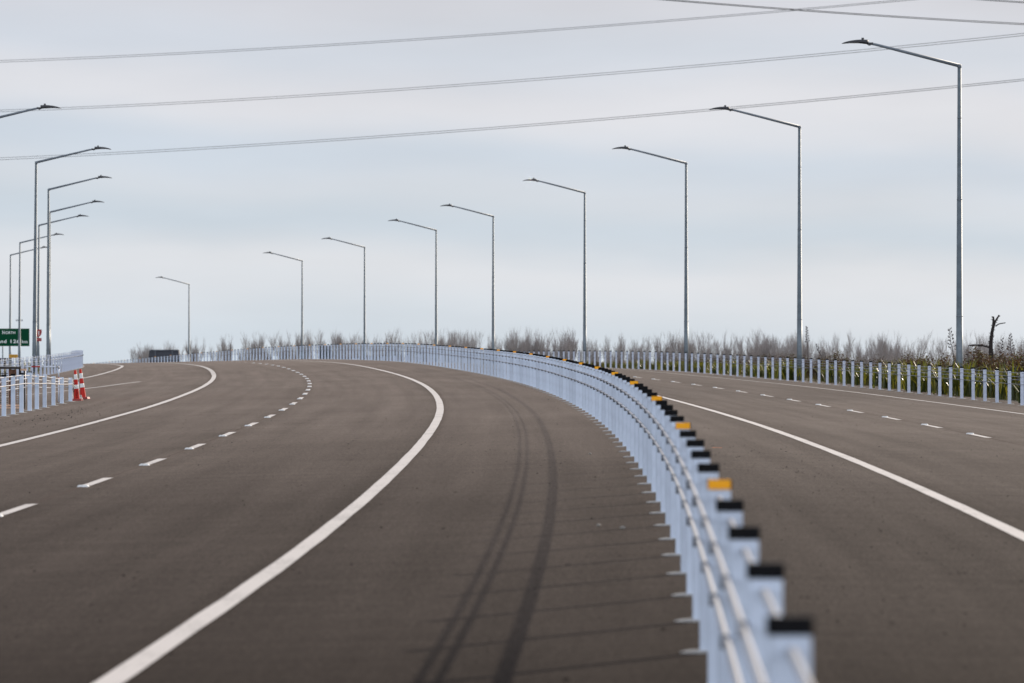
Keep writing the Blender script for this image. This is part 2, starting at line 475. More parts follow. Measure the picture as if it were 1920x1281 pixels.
def foot_mb(seed):
    r = random.Random(seed); b = MB()
    n = len(b.v); k = 10
    for ring, (sc, z) in enumerate(((1.0, -.02), (1.0, .004), (.72, .012))):
        for i in range(k):
            a = 2 * math.pi * i / k
            b.v.append((.150 * sc * math.cos(a) * (1 + r.uniform(-.05, .05)), .075 * sc * math.sin(a), z))
    for q in range(2):
        for i in range(k): b.f.append((n + q * k + i, n + q * k + (i + 1) % k, n + (q + 1) * k + (i + 1) % k, n + (q + 1) * k + i)); b.m.append(0)
    b.f.append(tuple(n + 2 * k + i for i in range(k))); b.m.append(0)
    return b


ROPES = ((0.897, 0.0), (0.795, -.066), (0.70, .066), (0.585, -.066))   # height, side


def clip_mb(h, side):
    b = MB(); sg = 1 if side > 0 else -1
    b.box((sg * (PW / 2 + .016), -.006, h - .012), (.034, .030, .050), bev=.006)
    return b


FH = H + .02
post_mes = [post_mb(FH - .02).mesh('post', m_) for m_ in M_POSTS]; post_me = post_mes[2]; cap_me = cap_mb(FH).mesh('cap', M_CAP); refl_me = refl_mb(FH).mesh('reflector', M_AMBER)
foot_me = [foot_mb(i).mesh('footing', M_FOOT) for i in range(3)]
clip_me = {}
clips = [clip_mb(h, sd).mesh('rope_clip', M_CLIP) for h, sd in ROPES if sd]
reflb_me = refl_mb(FH, 1).mesh('reflector', M_AMBER)
postR_me = post_mb(FH - .02, .098).mesh('post', M_POSTR)
b = MB(); b.box((0, 0, .41), (.104, PD, .82), bev=.007); b.box((-.036, 0, .89), (.032, PD, .14)); b.box((.036, 0, .89), (.032, PD, .14))
postL_me = b.mesh('post', M_POSTR)


def rope(parent, base, fo, h, side, s0, s1, ds, rad=0.0125, hs=None, m=None):
    pts = []; s = s0
    while s <= s1:
        hh = h if hs is None else hs(s, h)
        pts.append(P(s, fo(s) + side, hh) - base); s += ds
    b = MB(); b.tube(pts, rad, seg=6)
    return link('wire_rope', b.mesh('wire_rope', m or M_ROPE, True), parent)


def barrier(name, stations, fo, n_parts, label, amber, pm, caps=True, foot=True):
    near = stations[0]; base = P(near, fo(near))
    root = thing(name, base, 0, label, 'barrier')
    row = MB()
    foots = [foot_mb(i) for i in range(3)]
    pmb, cmb, rmb = post_mb(FH - .02), cap_mb(FH), refl_mb(FH)
    rr = random.Random(len(stations))
    for k, s in enumerate(stations):
        loc = P(s, fo(s)); rz = heading(s) + rr.uniform(-.03, .03)
        tilt = rr.uniform(-.006, .006)
        is_am = amber and amber(k)
        if k < n_parts:
            p = link('post', rr.choice(post_mes) if pm is post_me else pm, root, loc - base, rz); p.rotation_euler = (rr.uniform(-.006, .006), tilt, rz)
            if caps: link('cap', cap_me, p)
            if is_am: link('reflector', refl_me, p); link('reflector', reflb_me, p)
            if foot: link('footing', foot_me[k % 3], p)
            for cl in clips: link('rope_clip', cl, p)
        else:
            M = Matrix.Translation(loc - base) @ Matrix.Rotation(rz, 4, 'Z') @ Matrix.Rotation(tilt, 4, 'Y')
            row.add(pmb, M, 0); row.add(cmb, M, 1)
            if is_am: row.add(rmb, M, 2)
            if foot: row.add(foots[k % 3], M, 3)
    if row.v: link('post_row', row.mesh('post_row', [pm.materials[0], M_CAP, M_AMBER, M_FOOT]), root, label='far posts of the same barrier shrinking towards the crest', kind='stuff')
    far = pm is not post_me
    for h, sd in ROPES: rope(root, base, fo, h, sd, stations[0] - 2 * SP, stations[-1], SP, .009 if far else .0125, None, M_ROPE2 if far else None)
    return root


NEAR = {-1: (1, 949), -2: 0}
ms = []
for k in range(-6, 200): ms.append(SY + SP * k)
# measured irregularities of the nearest posts
barrier('wire_rope_barrier', ms, lambda s: 0.0, 100, 'long pale median barrier of close posts with black caps and amber reflectors', lambda k: (k - 6) % 5 == 0, post_me)
rs = [SRB + SP * k for k in range(-3, 170)]
barrier('wire_rope_barrier', rs, lambda s: RB, 100, 'white post and wire barrier in front of the green plants at right', None, postR_me)
ls = [214 + SP * k for k in range(0, 60)]
barrier('wire_rope_barrier', ls, far_left, 60, 'capless white post barrier beyond the slip lane at far left, under the green sign', None, postL_me, caps=False)

# gore barrier with lowered end
GS = [112.5, 115.4, 118.3, 121.2, 124.1, 126.9, 129.6, 132.4, 135.0, 138.0, 141.6, 145.3, 149.4, 150.9, 151.9]
GH = [H, H, H, H, H, H, H, .93, .88, .85, .77, .71, .66, .58, .52]
GO = [-13.05] * 13 + [-13.12, -13.0]
gfo = lambda s: lin(GS, GO, s)
base = P(GS[0], -13.05)
g = thing('wire_rope_barrier', base, 0, 'short white gore barrier stepping down towards the two red cones', 'barrier')
for k, s in enumerate(GS):
    h = GH[k]; loc = P(s, gfo(s))
    pm = post_mb(h - (.02 if k < 7 else 0)).mesh('post', M_POST)
    p = link('post', pm, g, loc - base, heading(s))
    if k < 7: link('cap', cap_mb(h).mesh('cap', M_CAP), p)
    if k == 7:
        b = MB(); b.box((-.05, 0, h + .02), (.012, .05, .05)); b.box((.05, 0, h + .02), (.012, .05, .05)); b.box((0, 0, h + .05), (.112, .05, .012))
        link('cap_bracket', b.mesh('cap_bracket', M_CAP), p); b = MB(); b.box((0, 0, h + .018), (.07, .03, .03)); link('bolt_head', b.mesh('bolt_head', M_SBACK), p)
    link('footing', foot_me[k % 3], p)


def ghs(s, h): return h * lin(GS, GH, s) / H


for h, sd in ROPES:
    pts = []
    for k, s in enumerate(GS[:13]): pts.append(P(s, gfo(s) + (sd if sd else 0.0), ghs(s, h) + (.03 if k in (7, 8) and sd < 0 else 0)) - base)
    pts.append(P(151.5, -13.0 + sd * .5, h * .45) - base)
    b = MB(); b.tube(pts, 0.012, seg=6); link('wire_rope', b.mesh('wire_rope', M_ROPE, True), g)
b = MB(); b.box((0, 0, .04), (.42, .5, .10), bev=.05, taper=.8); b.box((.12, -.1, .11), (.12, .16, .10), bev=.03, taper=.7); b.box((-.12, .05, .12), (.10, .2, .12), bev=.03, taper=.6)
link('anchor_block', b.mesh('anchor_block', M_FOOT), g, P(151.3, -13.0) - base, heading(151))
b = MB()
for q in range(5): b.box((.0, -.03, .26 + .065 * q), (.05, .06, .035), bev=.01)
link('rope_fitting', b.mesh('rope_fitting', M_CLIP), g, P(151.3, -13.06) - base, heading(151))

# ------------------------------------------------------------------ traffic cones
HC = .83


def cone_r(t): return .088 - .052 * t


def cone(loc, lean, rz, label, letters):
    t = thing('traffic_cone', loc, 0, label, 'traffic cone', 'tall red and white cones at the barrier end')
    t.rotation_euler = (0, -lean, rz)
    zs = [0.05, .41, .54, .72, .89, 1.0]
    def seg(a, c, out=0.0): b = MB(); n = 4; b.lathe([(cone_r(a + (c - a) * i / n) + out, HC * (a + (c - a) * i / n)) for i in range(n + 1)], seg=20); return b
    body = seg(.05, 1.0); body.lathe([(cone_r(1.0), HC), (.030, HC + .02), (.018, HC + .024)], seg=20)
    link('cone_body', body.mesh('cone_body', M_RED, True), t)
    for a, c in ((.41, .54), (.72, .89)): link('band', seg(a, c, .0025).mesh('band', M_WHITE, True), t)
    b = MB(); b.box((0, 0, .028), (.34, .34, .056), bev=.07, taper=.93); link('base', b.mesh('base', M_REDB), t)
    if letters:
        b = MB(); r = random.Random(3)
        for q in range(5):
            z = HC * (.12 + .055 * q); rr = cone_r(z / HC) + .003
            for w in range(3):
                if r.random() < .75:
                    xo = -.022 + .02 * w; b.box((xo, -math.sqrt(rr * rr - xo * xo) - .001, z + r.uniform(-.006, .006)), (.014, .004, .022))
        link('lettering', b.mesh('lettering', M_CAP), t)


cone(P(150.7, -12.94), .055, .2, 'front one of two red cones, with dark lettering and two white bands', True)
cone(P(152.8, -12.87, 0.01), .105, -.3, 'second red cone leaning behind the lettered one', False)

# ------------------------------------------------------------------ rusty stillage and pipe hoop behind the gore barrier
sl = P(137.0, -13.80); t = thing('steel_stillage', sl, heading(137), 'rusty steel stillage frame behind the black-capped gore posts', 'stillage')
t.scale = (1, 1, 1.09)
b = MB()
for sx, w_ in ((-1.15, .06), (.19, .06), (.30, .04)): b = MB(); b.box((sx, 0, .47), (w_, .06, .94), bev=.006); link('upright', b.mesh('upright', M_DRUST), t)
b = MB(); b.box((-.45, -.02, .955), (1.32, .09, .05), bev=.008); b.box((-.75, .0, .86), (.8, .05, .04)); link('top_beam', b.mesh('top_beam', M_DRUST), t)
b = MB(); b.box((-.5, -.02, .988), (1.25, .07, .012)); b.box((-.12, -.02, 1.0), (.16, .08, .03), bev=.01); link('cover_strip', b.mesh('cover_strip', M_FOOT), t)
b = MB(); b.box((.0, .02, .48), (.19, .03, .88), bev=.004); b.box((.0, -.0, .52), (.05, .012, .8)); link('side_plate', b.mesh('side_plate', M_RUST), t)
b = MB()
for q in range(15): b.box((-.62, .05, .1 + .052 * q), (1.0, .02, .014))
for q in range(14): b.box((-1.1 + .07 * q, .066, .45), (.012, .012, .8))
link('mesh_panel', b.mesh('mesh_panel', M_DRUST), t)
b = MB()
for q in range(10): b.lathe([(.0, -.012), (.022, -.008), (.022, .008), (.0, .012)], seg=8, M=Matrix.Translation((.125, -.05, .16 + .055 * q)))
link('chain', b.mesh('chain', M_ROPE), t)
b = MB(); b.box((.28, -.03, .915), (.15, .09, .045), bev=.012); link('timber_block', b.mesh('timber_block', M_PEACH), t)
b = MB(); b.box((-.45, -.04, .085), (1.3, .06, .035), bev=.008); b.box((.0, -.06, .06), (.07, .08, .07), bev=.02); b.box((.19, -.06, .09), (.04, .05, .04), bev=.01); b.box((-.45, 0, .03), (1.4, .3, .04)); link('base_rail', b.mesh('base_rail', M_PEACH), t)

hp = P(149.0, -13.81); hz = heading(149); t = thing('pipe_hoop', hp, hz, 'white pipe hoop rail with a dark red band behind the gore barrier', 'rail')
hx0, hx1, hh = -.47, .46, .985
b = MB(); b.tube([(hx0, 0, 0), (hx0, 0, hh - .06)], .019, seg=10); b.tube([(hx0, 0, hh), (-.29, 0, hh)], .019, seg=10); b.tube([(-.05, 0, hh), (hx1 - .05, 0, hh)], .019, seg=10); b.tube([(hx1, 0, hh - .05), (hx1, 0, hh - .30)], .019, seg=10); b.tube([(hx1, 0, hh - .33), (hx1, 0, 0)], .019, seg=10)
link('rail', b.mesh('rail', M_PIPE, True), t)
b = MB(); b.tube([(-.29, 0, hh), (-.05, 0, hh)], .0205, seg=10); link('red_band', b.mesh('red_band', M_PRED, True), t)
b = MB(); b.tube([(hx1, 0, hh - .30), (hx1, 0, hh - .33)], .023, seg=10); link('red_band', b.mesh('red_band', M_PRED, True), t)
b = MB(); b.tube([(hx1 - .06, 0, hh), (hx1 - .012, 0, hh - .004), (hx1, 0, hh - .02), (hx1, 0, hh - .06)], .027, seg=10); b.tube([(hx0, 0, hh - .06), (hx0, 0, hh + .02)], .027, seg=10); link('elbow', b.mesh('elbow', M_SBACK, True), t)

# ------------------------------------------------------------------ street lamps (arm along +X in local space)
LH, ARM, RISE = 10.75, 2.85, .70


def make_lamp():
    t = thing('street_lamp', (0, 0, 0), 0, '', 'street lamp', 'tall street lamps along both sides')
    b = MB(); b.tube([(0, 0, 0), (0, 0, 2.6), (0, 0, 2.6), (0, 0, 6.4), (0, 0, 6.4), (0, 0, LH)], [.115, .107, .105, .084, .081, .060], seg=14)
    link('pole', b.mesh('pole', M_GALV, True), t)
    for z, r in ((2.6, .110), (6.4, .087), (LH - 1.7, .071)): b = MB(); b.tube([(0, 0, z - .02), (0, 0, z + .02)], r, seg=14); link('joint_collar', b.mesh('joint_collar', M_ARM, True), t)
    b = MB(); b.box((0, -.112, .75), (.11, .012, .42), bev=.01); link('access_door', b.mesh('access_door', M_ARM), t)
    b = MB(); b.box((0, 0, .02), (.36, .36, .04), bev=.03); link('base_plate', b.mesh('base_plate', M_ARM), t)
    b = MB(); b.tube([(-.03, 0, LH - .01), (ARM - .12, 0, LH + RISE - .02), (ARM, 0, LH + RISE), (ARM + .14, 0, LH + RISE)], [.062, .042, .038, .034], seg=12)
    b.tube([(0, 0, LH - .08), (0, 0, LH + .045)], .066, seg=12)
    link('arm', b.mesh('arm', M_ARM, True), t)
    # luminaire: flat tapering shell, arched on top
    b = MB(); x0 = ARM + .10; L = .86; n = 12; ring = 10; st = len(b.v)
    for i in range(n + 1):
        u = i / n; w = .155 * (1 - .65 * u ** 3) * min(1, .55 + u * 4); hh_ = .088 * (1 - u) ** .62 + .012; zc = LH + RISE + .045 + .05 * math.sin(u * 1.9) - .085 * u * u
        for k in range(ring):
            a = 2 * math.pi * k / ring
            b.v.append((x0 + .10 + L * u - .08, w * math.cos(a), zc + hh_ * math.sin(a) * (.95 if math.sin(a) > 0 else .62)))
    for i in range(n):
        for k in range(ring): b.f.append((st + i * ring + k, st + i * ring + (k + 1) % ring, st + (i + 1) * ring + (k + 1) % ring, st + (i + 1) * ring + k)); b.m.append(0)
    b.f.append(tuple(st + k for k in reversed(range(ring)))); b.m.append(0); b.f.append(tuple(st + n * ring + k for k in range(ring))); b.m.append(0)
    hd = link('luminaire', b.mesh('luminaire', M_LAMP, True), t)
    b = MB(); b.tube([(x0 + .20, 0, LH + RISE + .11), (x0 + .20, 0, LH + RISE + .20)], .042, seg=10); link('photocell', b.mesh('photocell', M_LAMP), hd)
    b = MB(); b.box((x0 + .50, 0, LH + RISE + .030), (.42, .2, .012), bev=.03); link('lens', b.mesh('lens', M_LENS), hd)
    b = MB(); b.box((x0 - .04, 0, LH + RISE + .01), (.20, .09, .075), bev=.02); b.box((x0 - .02, 0, LH + RISE - .035), (.07, .05, .04)); link('spigot', b.mesh('spigot', M_LAMP), hd)
    return t


lamp = make_lamp(); used = False
ORD = ['nearest', 'second', 'third', 'fourth', 'fifth', 'sixth', 'seventh', 'eighth', 'last']
RL = [175, 228, 278, 332, 388, 426, 477, 524, 614]
extra = ['the tallest, beside the flax', 'its arm crossing the lowest power line', 'behind the curving barrier', 'near the bend', 'above the crest', 'above the crest', 'above the crest', 'above the crest', 'small, right of the black board']
for i, s in enumerate(RL):
    o = lamp if not used else copy_tree(lamp); used = True
    o.location = P(s, RB + 1.2, -.03); o.rotation_euler = (0, 0, heading(s) + math.pi)
    o['label'] = '%s grey street lamp of the right-hand row, %s' % (ORD[i], extra[i])
LL = [(226, -20.4), (278.85, -18.85), (329.3, -18.33), (383.9, -17.3), (420.3, -16.87), (473, -15.96), (516.4, -14.14)]
ltxt = ['nearest left-hand street lamp, only its arm reaching in at the picture edge', 'tallest whole street lamp of the left row, in front of the red shield', 'left-row street lamp rising from the dense end of the far left barrier', 'left-row street lamp whose pole lines up behind a nearer one',
        'left-row street lamp carrying the red shield sign', 'left-row street lamp standing in front of the green sign', 'last left-row street lamp, behind the green sign']
lamp_left = []; LTILT = [.007, .0085, .002, .004, .007, .006, .005]
for i, (s, off) in enumerate(LL):
    o = copy_tree(lamp); o.location = P(s, off, -.03); o.rotation_euler = (0, LTILT[i], heading(s)); o.location.x -= LTILT[i] * LH; o['label'] = ltxt[i]; lamp_left.append(o)


# ------------------------------------------------------------------ signs
def text_mesh(name, s, size, m):
    cu = bpy.data.curves.new(name, 'FONT'); cu.body = s; cu.size = size; cu.extrude = .004; cu.space_character = 1.12; cu.offset = .006
    to = bpy.data.objects.new(name, cu); COL.objects.link(to)
    dg = bpy.context.evaluated_depsgraph_get(); me = bpy.data.meshes.new_from_object(to.evaluated_get(dg)); bpy.data.objects.remove(to)
    me.materials.clear(); me.materials.append(m); me.name = name
    return me


def stand_text(name, s, size, x, z, parent, m=M_SIGNW, y=-.03):
    o = link(name, text_mesh(name, s, size, m), parent, (x, y, z)); o.rotation_euler = (math.pi / 2, 0, 0); return o


F_ = 10224.22
def ray(u, v, d): return Vector(((u - 960) / F_ * d, d, ZC - (v - 690) / F_ * d))   # survey sight line, photo pixel -> metres


D = 492.0; k = D / F_
c = ray(55.2, 649.3, D); W = 96 * k; HS = 33.2 * k
t = thing('direction_sign', Vector((c.x - W / 2, c.y, c.z - 2.9)), 0, 'green direction sign with white lettering NORTH and a distance, behind the left lamps', 'road sign')
b = MB(); b.box((0, 0, 2.9 + HS / 2), (W, .05, HS), bev=.01); link('panel', b.mesh('panel', M_GREEN), t)
b = MB(); z0, z1 = 2.9, 2.9 + HS
for (cx, cz, sx, sz) in ((0, z1 - .02, W, .025), (0, z0 + .02, W, .025), (W / 2 - .02, (z0 + z1) / 2, .025, HS), (-W / 2 + .02, (z0 + z1) / 2, .025, HS)): b.box((cx, -.03, cz), (sx, .004, sz))
link('border', b.mesh('border', mat('sign_border', (.10, .16, .12), .5)), t)
def fit_text(txt, x0, x1, zb_, hgt, par):
    me = text_mesh('lettering', txt, .4, M_SIGNW); xs_ = [v.co.x for v in me.vertices]; ys_ = [v.co.y for v in me.vertices]
    fx = (x1 - x0) / (max(xs_) - min(xs_)); fy = hgt / max(ys_); mx_ = min(xs_)
    for v in me.vertices: v.co.x = (v.co.x - mx_) * fx; v.co.y *= fy
    o = link('lettering', me, par, (x0, -.03, zb_)); o.rotation_euler = (math.pi / 2, 0, 0)


for txt, u0, u1, vb, hp_ in (('N', 4.2, 8.9, 626.3, 6.0), ('ORTH', 10.4, 28.6, 626.3, 4.9), ('Auckland', -33.5, 12.0, 643.4, 6.4), ('126', 19.9, 36.8, 643.4, 6.4), ('km', 41.0, 51.6, 643.4, 5.2)):
    fit_text(txt, W / 2 - (55.2 - u0) * k, W / 2 - (55.2 - u1) * k, z0 + (649.3 - vb) * k, hp_ * k, t)
for px in (-50.2, -84):
    b = MB(); b.tube([(W / 2 + px * k, .08, -1.0), (W / 2 + px * k, .08, 2.9 + HS - .1)], .055, seg=10); link('support_post', b.mesh('support_post', M_GALV, True), t)

pl4 = lamp_left[4].location; k = 420 / F_
t = thing('route_sign', Vector((pl4.x + 0.8 * k, pl4.y - .14, ray(70.6, 640, 420).z)), 0, 'red shield with a white 1 above a small red plate on a left lamp pole', 'road sign')
b = MB(); w, h = 6.3 * k, 13.8 * k; zz = 8.0 * k
pr = [(-w, h), (w, h), (w * 1.03, h * .62), (w * .9, h * .36), (w * .55, h * .12), (0, -.02), (-w * .55, h * .12), (-w * .9, h * .36), (-w * 1.03, h * .62)]
n = len(b.v)
for y_ in (-.012, .012):
    for (a, c_) in pr: b.v.append((a, y_, zz + c_))
q = len(pr); b.f.append(tuple(n + i for i in range(q - 1, -1, -1))); b.f.append(tuple(n + q + i for i in range(q))); b.m += [0, 0]
for i in range(q): b.f.append((n + i, n + (i + 1) % q, n + q + (i + 1) % q, n + q + i)); b.m.append(0)
link('shield', b.mesh('shield', M_SRED), t)
stand_text('numeral', '1', .46, -.07, zz + .13, t, y=-.018)
b = MB(); b.box((0, 0, 2.9 * k), (w * 1.95, .02, 6 * k)); link('plate', b.mesh('plate', M_SRED), t)
b = MB()
for a in (-.14, -.05, .04, .13): b.box((a, -.014, 2.9 * k), (.05, .006, .07))
link('plate_marks', b.mesh('plate_marks', mat('faded_pink', (.35, .12, .12), .6)), t)
b = MB(); b.box((0, .03, .35), (.05, .03, .7)); link('bracket', b.mesh('bracket', M_GALV), t)

D = 478.0; k = D / F_; c = ray(25.3, 671.2, D)
t = thing('yellow_sign', Vector((c.x, c.y, c.z - 1.6)), 0, 'small amber yellow rectangular sign low between two left lamp poles', 'road sign')
b = MB(); b.box((0, 0, 1.6 + 3.2 * k), (16.2 * k, .03, 6.4 * k)); link('panel', b.mesh('panel', M_SYEL), t)
b = MB()
for z_ in (2.2, 4.3): b.box((0, -.018, 1.6 + z_ * k), (13.5 * k, .004, .035))
link('legend_bars', b.mesh('legend_bars', mat('brown_legend', (.22, .10, .01), .6)), t)
for q in (-.2, .2): b = MB(); b.tube([(q, .05, -1.2), (q, .05, 1.9)], .03); link('support_post', b.mesh('support_post', M_GALV), t)

D = 430.0; k = D / F_; c = ray(7.5, 671.5, D)
t = thing('roadside_cabinet', Vector((c.x, c.y, c.z - 2.4)), 0, 'black cabinet with overhanging lid at the left picture edge behind the barrier', 'cabinet')
b = MB(); b.box((.02, 0, 1.1), (6.4 * k, .5, 2.2), bev=.02); link('body', b.mesh('body', M_CAB), t)
b = MB(); b.box((0, 0, 2.32), (17 * k, .7, .16), bev=.02); link('lid', b.mesh('lid', M_CAB), t)
for q in (-.3, .3): b = MB(); b.tube([(q, 0, 0), (q, 0, 2.25)], .04); link('leg', b.mesh('leg', M_SBACK), t)

D = 462.0; k = D / F_; c = ray(609.7, 648.6, D)
t = thing('roadside_cabinet', Vector((c.x, c.y, c.z - 2.6)), 0, 'dark upright cabinet showing as four stripes between far median posts', 'cabinet')
b = MB(); b.box((0, 0, 1.3), (20.5 * k, .6, 2.5), bev=.02); link('body', b.mesh('body', M_CAB), t)
b = MB(); b.box((0, 0, 2.575), (21.5 * k, .7, .05)); link('lid', b.mesh('lid', M_DGREY), t)
for q in (-.25, .25): b = MB(); b.box((q, -.32, 1.3), (.46, .03, 2.2)); link('door', b.mesh('door', M_CAB), t)

D = 560.0; k = D / F_; c = ray(308.2, 656.0, D); z0 = c.z - 2.7
t = thing('board_structure', Vector((c.x, c.y, z0)), 0, 'long black board with two grey uprights rising behind the far posts', 'board')
b = MB(); tw, bw = 54 * k, 57.5 * k
st = len(b.v)
for y_ in (-.9, .9):
    for (xx, zz_) in ((-bw / 2, 0), (bw / 2, 0), (bw / 2, 1.95), (tw / 2 + .02, 2.7), (-tw / 2 - .01, 2.7), (-bw / 2, 1.75)): b.v.append((xx, y_ * (1 if zz_ < 2.3 else .8), zz_))
b.f.append((st + 5, st + 4, st + 3, st + 2, st + 1, st)); b.f.append(tuple(st + 6 + i for i in range(6))); b.m += [0, 0]
for i in range(6): b.f.append((st + i, st + (i + 1) % 6, st + 6 + (i + 1) % 6, st + 6 + i)); b.m.append(0)
link('panel', b.mesh('panel', M_NAVY), t)
for a in (-15.8, 15.8): b = MB(); b.box((a * k, -.93, 1.75), (2.4 * k, .05, 1.75)); link('upright', b.mesh('upright', M_DGREY), t)
b = MB(); b.box((0, -.925, 1.72), (bw - .05, .05, .12)); b.box((0, -.84, 2.60), (tw - .05, .10, .05)); link('rail', b.mesh('rail', M_DGREY), t)

D = 760.0; k = D / F_; c = ray(36.2, 601.5, D)
t = thing('utility_pole', Vector((c.x, c.y, ZC - 4.6)), 0, 'distant power pole showing only its crossarm beside a left lamp pole', 'power pole')
hh = c.z - (ZC - 4.6)
b = MB(); b.tube([(0, 0, 0), (0, 0, hh + .15)], [.10, .07], seg=8); link('pole', b.mesh('pole', M_GALV), t)
b = MB(); b.box((0, 0, hh), (13.5 * k, .1, .09)); link('crossarm', b.mesh('crossarm', M_ARM), t)
for a in (-5.5, -3, 3, 5.5): b = MB(); b.tube([(a * k, 0, hh + .03), (a * k, 0, hh + .2)], .045, seg=6); link('insulator', b.mesh('insulator', M_LENS), t)


# ------------------------------------------------------------------ overhead conductors
def cable(a, c, sag, rad, label, group):
    a, c = Vector(a), Vector(c); d = c - a
    e0, e1 = -1.1, 2.1                                   # carry on past the picture on both sides
    pts = []
    for i in range(61):
        t_ = e0 + (e1 - e0) * i / 60
        p = a + d * t_; p.z += -sag * 4 * t_ * (1 - t_)
        pts.append(p)
    b = MB(); b.tube(pts, rad, seg=5)
    link('power_cable', b.mesh('power_cable', M_WIRE, True), label=label, cat='power cable', group=group)


def span(u0, v0, d0, u1, v1, z, sag, sep0, sep1, rad, nm, grp):
    for q, w in ((0, 'upper'), (1, 'lower')):
        va, vb = v0 + q * sep0, v1 + q * sep1
        a = ray(u0, va, d0); d1 = (a.z - ZC) / ((690 - vb) / F_)
        cable(a, ray(u1, vb, d1), sag, rad, '%s wire of the %s' % (w, nm), grp)


span(0, 113.5, 900, 1700, -1.5, 0, .95, 3.4, 2.5, .035, 'topmost pair of long rising power cables', 'twin power cables rising to the right')
span(0, 206.5, 900, 1920, 62.5, 0, 1.25, 3.4, 4.2, .035, 'middle pair of long rising power cables', 'twin power cables rising to the right')
span(0, 296, 900, 1920, 148, 0, 1.05, 3.8, 3.2, .035, 'lowest pair of long rising power cables', 'twin power cables rising to the right')
span(1250, -1.5, 380, 1920, 44, 0, .1, 2.0, 2.4, .027, 'pair of dark cables falling across the top right corner', 'cables at the top right')
span(1840, -2, 430, 1920, 3.5, 0, 0, 2.0, 2.0, .027, 'short pair of cables cutting the very top right corner', 'cables at the top right')


# ------------------------------------------------------------------ bare trees
def make_tree(seed, hgt, spread):
    r = random.Random(seed)
    tr, tw = MB(), MB()
    nl = r.randint(3, 5); fork = hgt * r.uniform(.18, .3)
    tr.tube([(0, 0, -.3), (r.uniform(-.05, .05), 0, fork * .5), (0, 0, fork)], [.16, .13, .11], seg=6)

    def grow(b, p, d, L, rad, lev):
        n = 4; pts = [p]; q = p.copy(); dd = d.copy()
        for i in range(n):
            dd = (dd + Vector((r.uniform(-.14, .14), r.uniform(-.14, .14), .10))).normalized(); q = q + dd * (L / n); pts.append(q.copy())
        b.tube(pts, [rad * (1 - .8 * i / n) for i in range(n + 1)], seg=3 if lev else 5, cap=False)
        if lev >= 3: return
        m = (9, 8, 6)[lev]
        for i in range(m):
            t_ = r.uniform(.25, 1.0); i0 = min(int(t_ * n), n - 1); pp = pts[i0].lerp(pts[i0 + 1], t_ * n - i0)
            a = r.uniform(0, 6.283); sp = r.uniform(.25, .55) * spread
            nd = (dd + Vector((math.cos(a) * sp, math.sin(a) * sp, r.uniform(0, .3)))).normalized()
            grow(tw, pp, nd, L * r.uniform(.40, .62), max(rad * .40, .006), lev + 1)

    for i in range(nl):
        a = 2 * math.pi * i / nl + r.uniform(-.4, .4); sp = r.uniform(.12, .38) * spread
        grow(tr, Vector((0, 0, fork)), Vector((math.cos(a) * sp, math.sin(a) * sp, 1)).normalized(), (hgt - fork) * r.uniform(.5, .68), .075, 0)
    zm = max(p[2] for p in tr.v + tw.v)
    f = hgt / zm
    for b in (tr, tw): b.v = [(p[0], p[1], p[2] * f) for p in b.v]
    return tr.mesh('trunk', M_BARK), tw.mesh('crown', M_TWIG)


variants = [make_tree(100 + i, 7.6, (1.0, .7, 1.25, .85, 1.1, .6, .95)[i]) for i in range(7)]
rnd = random.Random(21)
TP = [(40.4, 430), (12.9, 600), (-59.5, 850)]
TOP_U = [250, 300, 340, 400, 450, 520, 600, 650, 700, 760, 860, 930, 1000, 1080, 1130, 1220, 1330, 1450, 1560, 1640, 1740, 1800, 1880, 1940]
TOP_V = [644, 637, 629, 622, 616, 619, 611, 614, 609, 616, 612, 612, 607, 609, 616, 618, 614, 614, 615, 618, 615, 616, 620, 617]
u = 262.0; first = []
gaps = [(355, 'right of the black board in'), (565, 'left of the eighth right-row lamp in'), (683, 'between the seventh and eighth right-row lamps in'), (816, 'between the sixth and seventh right-row lamps in'), (924, 'between the fifth and sixth right-row lamps in'), (1098, 'between the fourth and fifth right-row lamps in'),
        (1286, 'between the third and fourth right-row lamps in'), (1497, 'between the second and third right-row lamps in'), (1802, 'between the two nearest right-row lamps in'), (3000, 'right of the nearest right-row lamp in')]
nt = 0
while u < 1975:
    d = lin([250, 1180, 1920], [850, 600, 430], u) * rnd.uniform(.93, 1.1)
    top = lin(TOP_U, TOP_V, u) + rnd.choice((rnd.uniform(-4, 2), rnd.uniform(0, 8), rnd.uniform(8, 22)))
    p = ray(u, top, d); gz = ZC - 4.6; hgt = p.z - gz
    tm, cm = variants[rnd.randrange(7)]
    o = thing('bare_tree', Vector((p.x, p.y, gz)), rnd.uniform(0, 6.28), '', 'tree', 'leafless trees beyond the road')
    k = hgt / 7.6; o.scale = (k * rnd.uniform(.75, 1.05),) * 2 + (k,)
    link('trunk', tm, o); link('crown', cm, o)
    o['label'] = 'leafless tree ' + next(g_[1] for g_ in gaps if u < g_[0]) + ' the far row'
    u += (rnd.uniform(6, 13) if rnd.random() < .7 else rnd.uniform(16, 34)) * (1.25 if u < 560 else 1.0); nt += 1

# ------------------------------------------------------------------ plants on the right verge


def leaf_strip(b, base, a, L, w, bend, m, r):
    ca, sa = math.cos(a), math.sin(a); n = 5; side = Vector((-sa, ca, 0)); prev = None; st = len(b.v)
    for i in range(n + 1):
        t_ = i / n; out = bend * L * t_ * t_; z = L * (t_ - .38 * bend * t_ ** 3)
        p = base + Vector((ca * out, sa * out, z)); ww = w * (1 - t_ ** 3 * .9) * (.6 + .4 * min(1, t_ * 4))
        b.v += [tuple(p - side * ww / 2), tuple(p + Vector((ca, sa, 0)) * -.12 * ww), tuple(p + side * ww / 2)]
    for i in range(n):
        for j in (0, 1): q = st + 3 * i + j; b.f.append((q, q + 1, q + 4, q + 3)); b.m.append(m)


